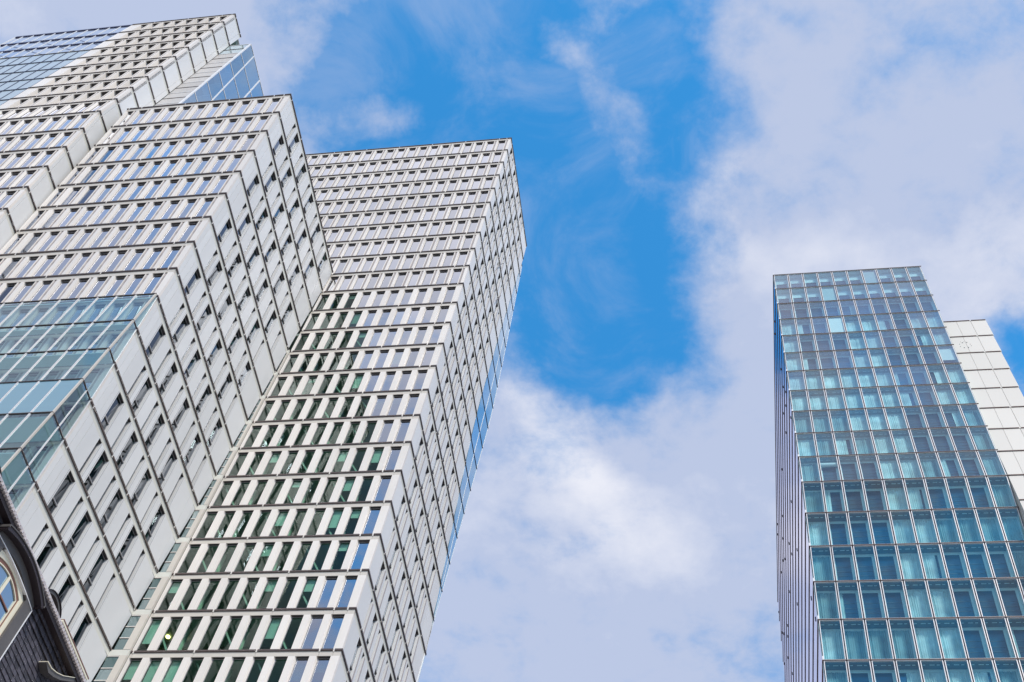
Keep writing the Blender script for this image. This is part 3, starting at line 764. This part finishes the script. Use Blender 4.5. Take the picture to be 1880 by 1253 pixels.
    lo.sort(key=lambda q: -q[0]); rest = [q for q in outer if q[0] > 16] + lo[96:]
    for k, c, a, b, z0, z1 in lo[:96]:
        m = MB(); front.box(m, a, b, z0, z1, .010, .014, 'outer'); m.build('glass_panel', t, S)
    m = MB()
    for k, c, a, b, z0, z1 in rest: front.box(m, a, b, z0, z1, .010, .014, 'outer')
    m.build('glass_panel', t, S, kind='stuff')
    ws.build()
    # long left flank: storey-high glass strips, each with a projecting rail
    fl, rl = MB(), MB()
    L = 11.9
    def sp_(u, z): return (DX - .017 * u, dy(z) + u)
    f = Face(sp_, (1, 0)); rnd = random.Random(2)
    for k in range(ROWS):
        z1, z0 = drow(k), drow(k + 1)
        n = 30
        for j in range(n):
            a, b = .035 + (L - .04) * j / n, .035 + (L - .04) * (j + 1) / n
            f.box(fl, a + .004, b - .004, z0 + .02, z1 - .012, -.002, .012, 'sideglass')
            if rnd.random() < .12: f.box(rl, b - .01, b + .008, z0 + .4, z0 + .50, -.012, .0, 'black')
        f.box(rl, .0, L, z1 - .004, z1 + .006, -.014, .012, 'cjoint')
        f.box(rl, .0, L, z1 + .007, z1 + .10, -.006, .012, 'aluw')
    o_ = fl.build('side_glazing', t, S); rl.build('side_rails', o_, S)
    cap = MB(); cap.box(DX + .0, DX + 10 * DW - .03, dy(drow(0)) + .05, 28, drow(0) - .01, drow(0) + .01, 'alu'); cap.build('roof', t, S)
    bs = MB(); bs.box(DX + .01, DX + 10 * DW - .01, dy(drow(ROWS)) + .05, 28.1, GZ, drow(ROWS) - .012, 'sideglass'); bs.build('lower_storeys', t, S)
M['roller2'] = principled('grey_blind', (.42, .58, .58), .6)
towerD()

# ================================================================== white panelled service tower (E) beside it
def towerE():
    t = thing('service_tower', (5.4 * S, 18 * S, -1.7), 'pale windowless panelled tower right behind the glass hotel, with a ring of small dots', 'tower')
    ey = lambda z: 16.49 - .130 * (drow(3) - z)
    f = Face(lambda u, z: (u, ey(z)), (0, 1))
    pn, jt = MB(), MB()
    XL = 5.138
    for k in range(3, 19):
        z1, z0 = drow(k), drow(k + 1)
        xr = lerp([(28.2, 6.248), (24.3, 6.176), (10, 5.95)], z1); xm = lerp([(28.2, 5.885), (22.4, 5.781), (10, 5.56)], z1)
        ff = Face(lambda u, z: (u, ey(z)), (0, 1))
        for a, b in ((XL, xm - .16 - .18), (xm - .16 - .174, xm - .004), (xm + .004, xr)):
            if b - a > .02: f.box(pn, a, b, z0 + .010, z1 - .012, 0, .05, 'core')
        f.box(jt, XL, xm - .02, z1 - .010, z1 + .012, -.018, .05, 'cjoint'); f.box(jt, xm + .02, xr - .005, z1 - .010, z1 + .012, -.018, .05, 'cjoint')
        f.box(jt, xm - .003, xm + .003, z0 + .02, z1 - .02, .02, .045, 'cjoint'); f.box(pn, xm - .018, xm + .018, z1 - .02, z1 + .012, -.01, .05, 'core')
    for i in range(3, 19):
        z1, z0 = drow(i), drow(i + 1)
        xr = min(lerp([(28.2, 6.248), (24.3, 6.176), (10, 5.95)], z) for z in (z1, z0))
        pn.hexa([f.pt(XL, z0, .052), f.pt(xr - .01, z0, .052), f.pt(xr - .01, z1, .052), f.pt(XL, z1, .052), (XL, 22, z0), (xr - .01, 22, z0), (xr - .01, 22, z1), (XL, 22, z1)], 'core')
    pn.box(XL, 5.9, ey(drow(19)) + .1, 22, GZ, drow(19) - .01, 'core')
    pn.build('wall_panels', t, S); jt.build('panel_joints', t, S)
    for (x, z, r) in ((5.456, 26.882, .011), (5.557, 26.881, .011), (5.616, 26.77, .006), (5.622, 26.675, .006), (5.542, 26.587, .012), (5.447, 26.587, .010), (5.372, 26.658, .006), (5.379, 26.801, .006), (5.50, 26.93, .004), (5.42, 26.93, .004)):
        m = MB(); n = 10
        m.prism([(x + r * math.cos(q * 2 * math.pi / n), ey(z) - .012, z + r * 1.25 * math.sin(q * 2 * math.pi / n)) for q in range(n)], (0, .011, 0), 'stud')
        m.build('sign_stud', t, S, label='small dark stud of the ring emblem')
towerE()

# ================================================================== old slate-roofed house, bottom left (metres)
def house():
    t = thing('old_house', (-16, 12, -1.7), 'dark slate roof of an old house with an arched dormer, at the bottom left', 'house')
    X = -12.6
    # walls and mansard body
    b = MB(); b.box(-24, X - .5, 2, 18.2, -1.7, 12.6, 'render'); b.build('wall', t)
    b = MB()
    b.hexa([(X - .02, 2, 12.6), (X - .02, 18.2, 12.6), (X - .10, 18.2, 15.9), (X - .10, 2, 15.9), (-24, 2, 12.6), (-24, 18.2, 12.6), (-23, 18.2, 15.9), (-23, 2, 15.9)], 'leaddark')
    rf = b.build('roof', t)
    s = MB(); r = random.Random(9); row = 0; z = 13.4
    while z < 15.86:
        flare = max(0.0, (z - 15.35)) ** 1.5 * .35          # the top courses kick outwards under the eaves
        y = 2.6 + (row % 2) * .065
        if z < 15.36 or row % 1 == 0:
            while y < 18.1:
                x = X - .02 + flare - .024 * (z - 12.6) * .5
                j = r.uniform(-.006, .006); wv = .126; hh = .2
                s.hexa([(x + .035 + j, y + .004, z - .01), (x + .035 + j, y + wv, z - .01), (x + .008, y + wv, z + hh), (x + .008, y + .004, z + hh),
                        (x + .02 + j, y + .004, z - .01), (x + .02 + j, y + wv, z - .01), (x - .004, y + wv, z + hh), (x - .004, y + .004, z + hh)], 'slate')
                y += .13
        z += .115; row += 1
    s.build('slates', rf)
    # overhanging dark eaves, ribbed tile course, cream cornice beyond
    e = MB(); e.box(X - .35, -12.43, 2, 16.42, 15.77, 15.865, 'leaddark'); e.build('eaves', t)
    tl = MB(); y = 2.2
    while y < 16.36:
        tl.box(-12.50, -12.37, y, y + .045, 15.868, 15.935 + .004 * math.sin(y * 7), 'tile'); y += .08
    tl.box(-12.56, -12.39, 2, 16.2, 15.938, 15.955, 'tile'); tl.build('tile_course', t)
    c = MB(); c.box(-12.8, -12.37, 14.70, 16.2, 15.957, 16.0, 'cream'); c.box(-12.8, -12.36, 14.70, 16.22, 16.002, 16.02, 'redbrown'); c.build('cornice', t, label='cream cornice strip with a red-brown edge')
    # round vents standing on the eaves
    for (cy, cz, rr) in ((14.50, 16.05, .40), (11.30, 15.84, .50)):
        v = MB(); n = 28
        def ring(r0, r1, x0, x1, k):
            for i in range(n):
                a, c2 = 2 * math.pi * i / n, 2 * math.pi * (i + 1) / n
                P = lambda rad, ang, x: (x, cy + rad * math.cos(ang), cz + .88 * rad * math.sin(ang))
                v.hexa([P(r0, a, x1), P(r1, a, x1), P(r1, c2, x1), P(r0, c2, x1), P(r0, a, x0), P(r1, a, x0), P(r1, c2, x0), P(r0, c2, x0)], k)
        ring(rr * .80, rr * .97, -13.4, -12.60, 'lead'); ring(rr * .97, rr, -13.4, -12.575, 'leaddark')
        v.prism([(-12.72, cy + rr * .8 * math.cos(2 * math.pi * i / n), cz + .88 * rr * .8 * math.sin(2 * math.pi * i / n)) for i in range(n)], (-.6, 0, 0), 'leaddark')
        v.build('round_vent', t)
    # arched dormer
    CY = 13.12
    d = MB()
    def arch(hw, zs, rise, n=16, shift=0.0):
        return [(CY + shift - hw + 2 * hw * i / n, zs + rise * (1 - ((i / n - .5) * 2) ** 2)) for i in range(n + 1)]
    def arch_slab(hw0, hw1, zb, zs0, r0, zs1, r1, xa, xb, k, mb):
        """frame between inner arch (hw0) and outer arch (hw1) from x = xa (back) to xb (front), open at the bottom"""
        ai, ao = arch(hw0, zs0, r0), arch(hw1, zs1, r1)
        ai = [(ai[0][0], zb)] + ai + [(ai[-1][0], zb)]; ao = [(ao[0][0], zb)] + ao + [(ao[-1][0], zb)]
        for i in range(len(ai) - 1):
            (y0, z0), (y1, z1), (y2, z2), (y3, z3) = ai[i], ai[i + 1], ao[i + 1], ao[i]
            mb.hexa([(xb, y0, z0), (xb, y1, z1), (xb, y2, z2), (xb, y3, z3), (xa, y0, z0), (xa, y1, z1), (xa, y2, z2), (xa, y3, z3)], k)
    arch_slab(.60, .86, 13.7, 15.45, .16, 15.60, .20, X - .3, -12.50, 'lead', d)
    dm = d.build('dormer', t, label='arched dormer clad in grey lead with a cream framed window')
    h = MB(); arch_slab(.86, .92, 15.56, 15.575, .20, 15.64, .20, X - .5, -12.36, 'leaddark', h); arch_slab(.915, .935, 15.60, 15.645, .20, 15.66, .205, X - .5, -12.34, 'lead', h); h.build('dormer_hood', dm)
    q = MB(); arch_slab(.855, .872, 13.7, 15.46, .05, 15.47, .06, X - .05, -12.488, 'aluw', q); q.build('lead_flashing', dm)
    w = MB(); arch_slab(.50, .598, 13.72, 15.33, .13, 15.42, .15, -12.62, -12.545, 'cream', w); arch_slab(.455, .498, 13.72, 15.27, .12, 15.325, .13, -12.62, -12.56, 'redbrown', w)
    arch_slab(.435, .453, 13.72, 15.25, .115, 15.265, .12, -12.62, -12.55, 'cream', w)
    w.build('window_frame', dm)
    p = MB(); ap = arch(.45, 15.26, .12); p.prism([(-12.575, y, z) for y, z in ap] + [(-12.575, CY + .45, 13.8), (-12.575, CY - .45, 13.8)], (-.012, 0, 0), 'dpane'); p.build('pane', dm)
    mu = MB(); mu.box(-12.572, -12.548, CY - .028, CY + .028, 13.8, 15.37, 'cream')
    for zz in (14.97, 14.45): mu.box(-12.572, -12.552, CY - .43, CY - .03, zz - .014, zz + .014, 'redbrown'); mu.box(-12.572, -12.552, CY + .03, CY + .43, zz - .014, zz + .014, 'redbrown')
    mu.build('glazing_bar', dm)
    # sweeping lead hood of the next dormer
    k = MB(); pts = [(15.02, 15.26), (15.21, 15.28), (15.40, 15.36), (15.61, 15.49), (15.86, 15.70), (16.10, 15.90), (17.2, 16.2)]
    for i in range(len(pts) - 1):
        (y0, z0), (y1, z1) = pts[i], pts[i + 1]
        tk = .10 if i else .02; tk1 = .10
        k.hexa([(-12.46, y0, z0 - tk), (-12.46, y1, z1 - tk1), (-12.46, y1, z1), (-12.46, y0, z0), (X - .1, y0, z0 - tk), (X - .1, y1, z1 - tk1), (X - .1, y1, z1), (X - .1, y0, z0)], 'lead')
        k.hexa([(-12.44, y0, z0), (-12.44, y1, z1), (-12.44, y1, z1 + .014), (-12.44, y0, z0 + .014), (X - .1, y0, z0), (X - .1, y1, z1), (X - .1, y1, z1 + .014), (X - .1, y0, z0 + .014)], 'cream')
    k.build('dormer_hood', t, label='sweeping grey lead hood edge of the next dormer')
house()

# ------------------------------------------------------------------ render settings
scene.render.engine = 'CYCLES'
scene.cycles.max_bounces = 8; scene.cycles.transparent_max_bounces = 12; scene.cycles.glossy_bounces = 4; scene.cycles.diffuse_bounces = 3
scene.cycles.caustics_reflective = False; scene.cycles.caustics_refractive = False
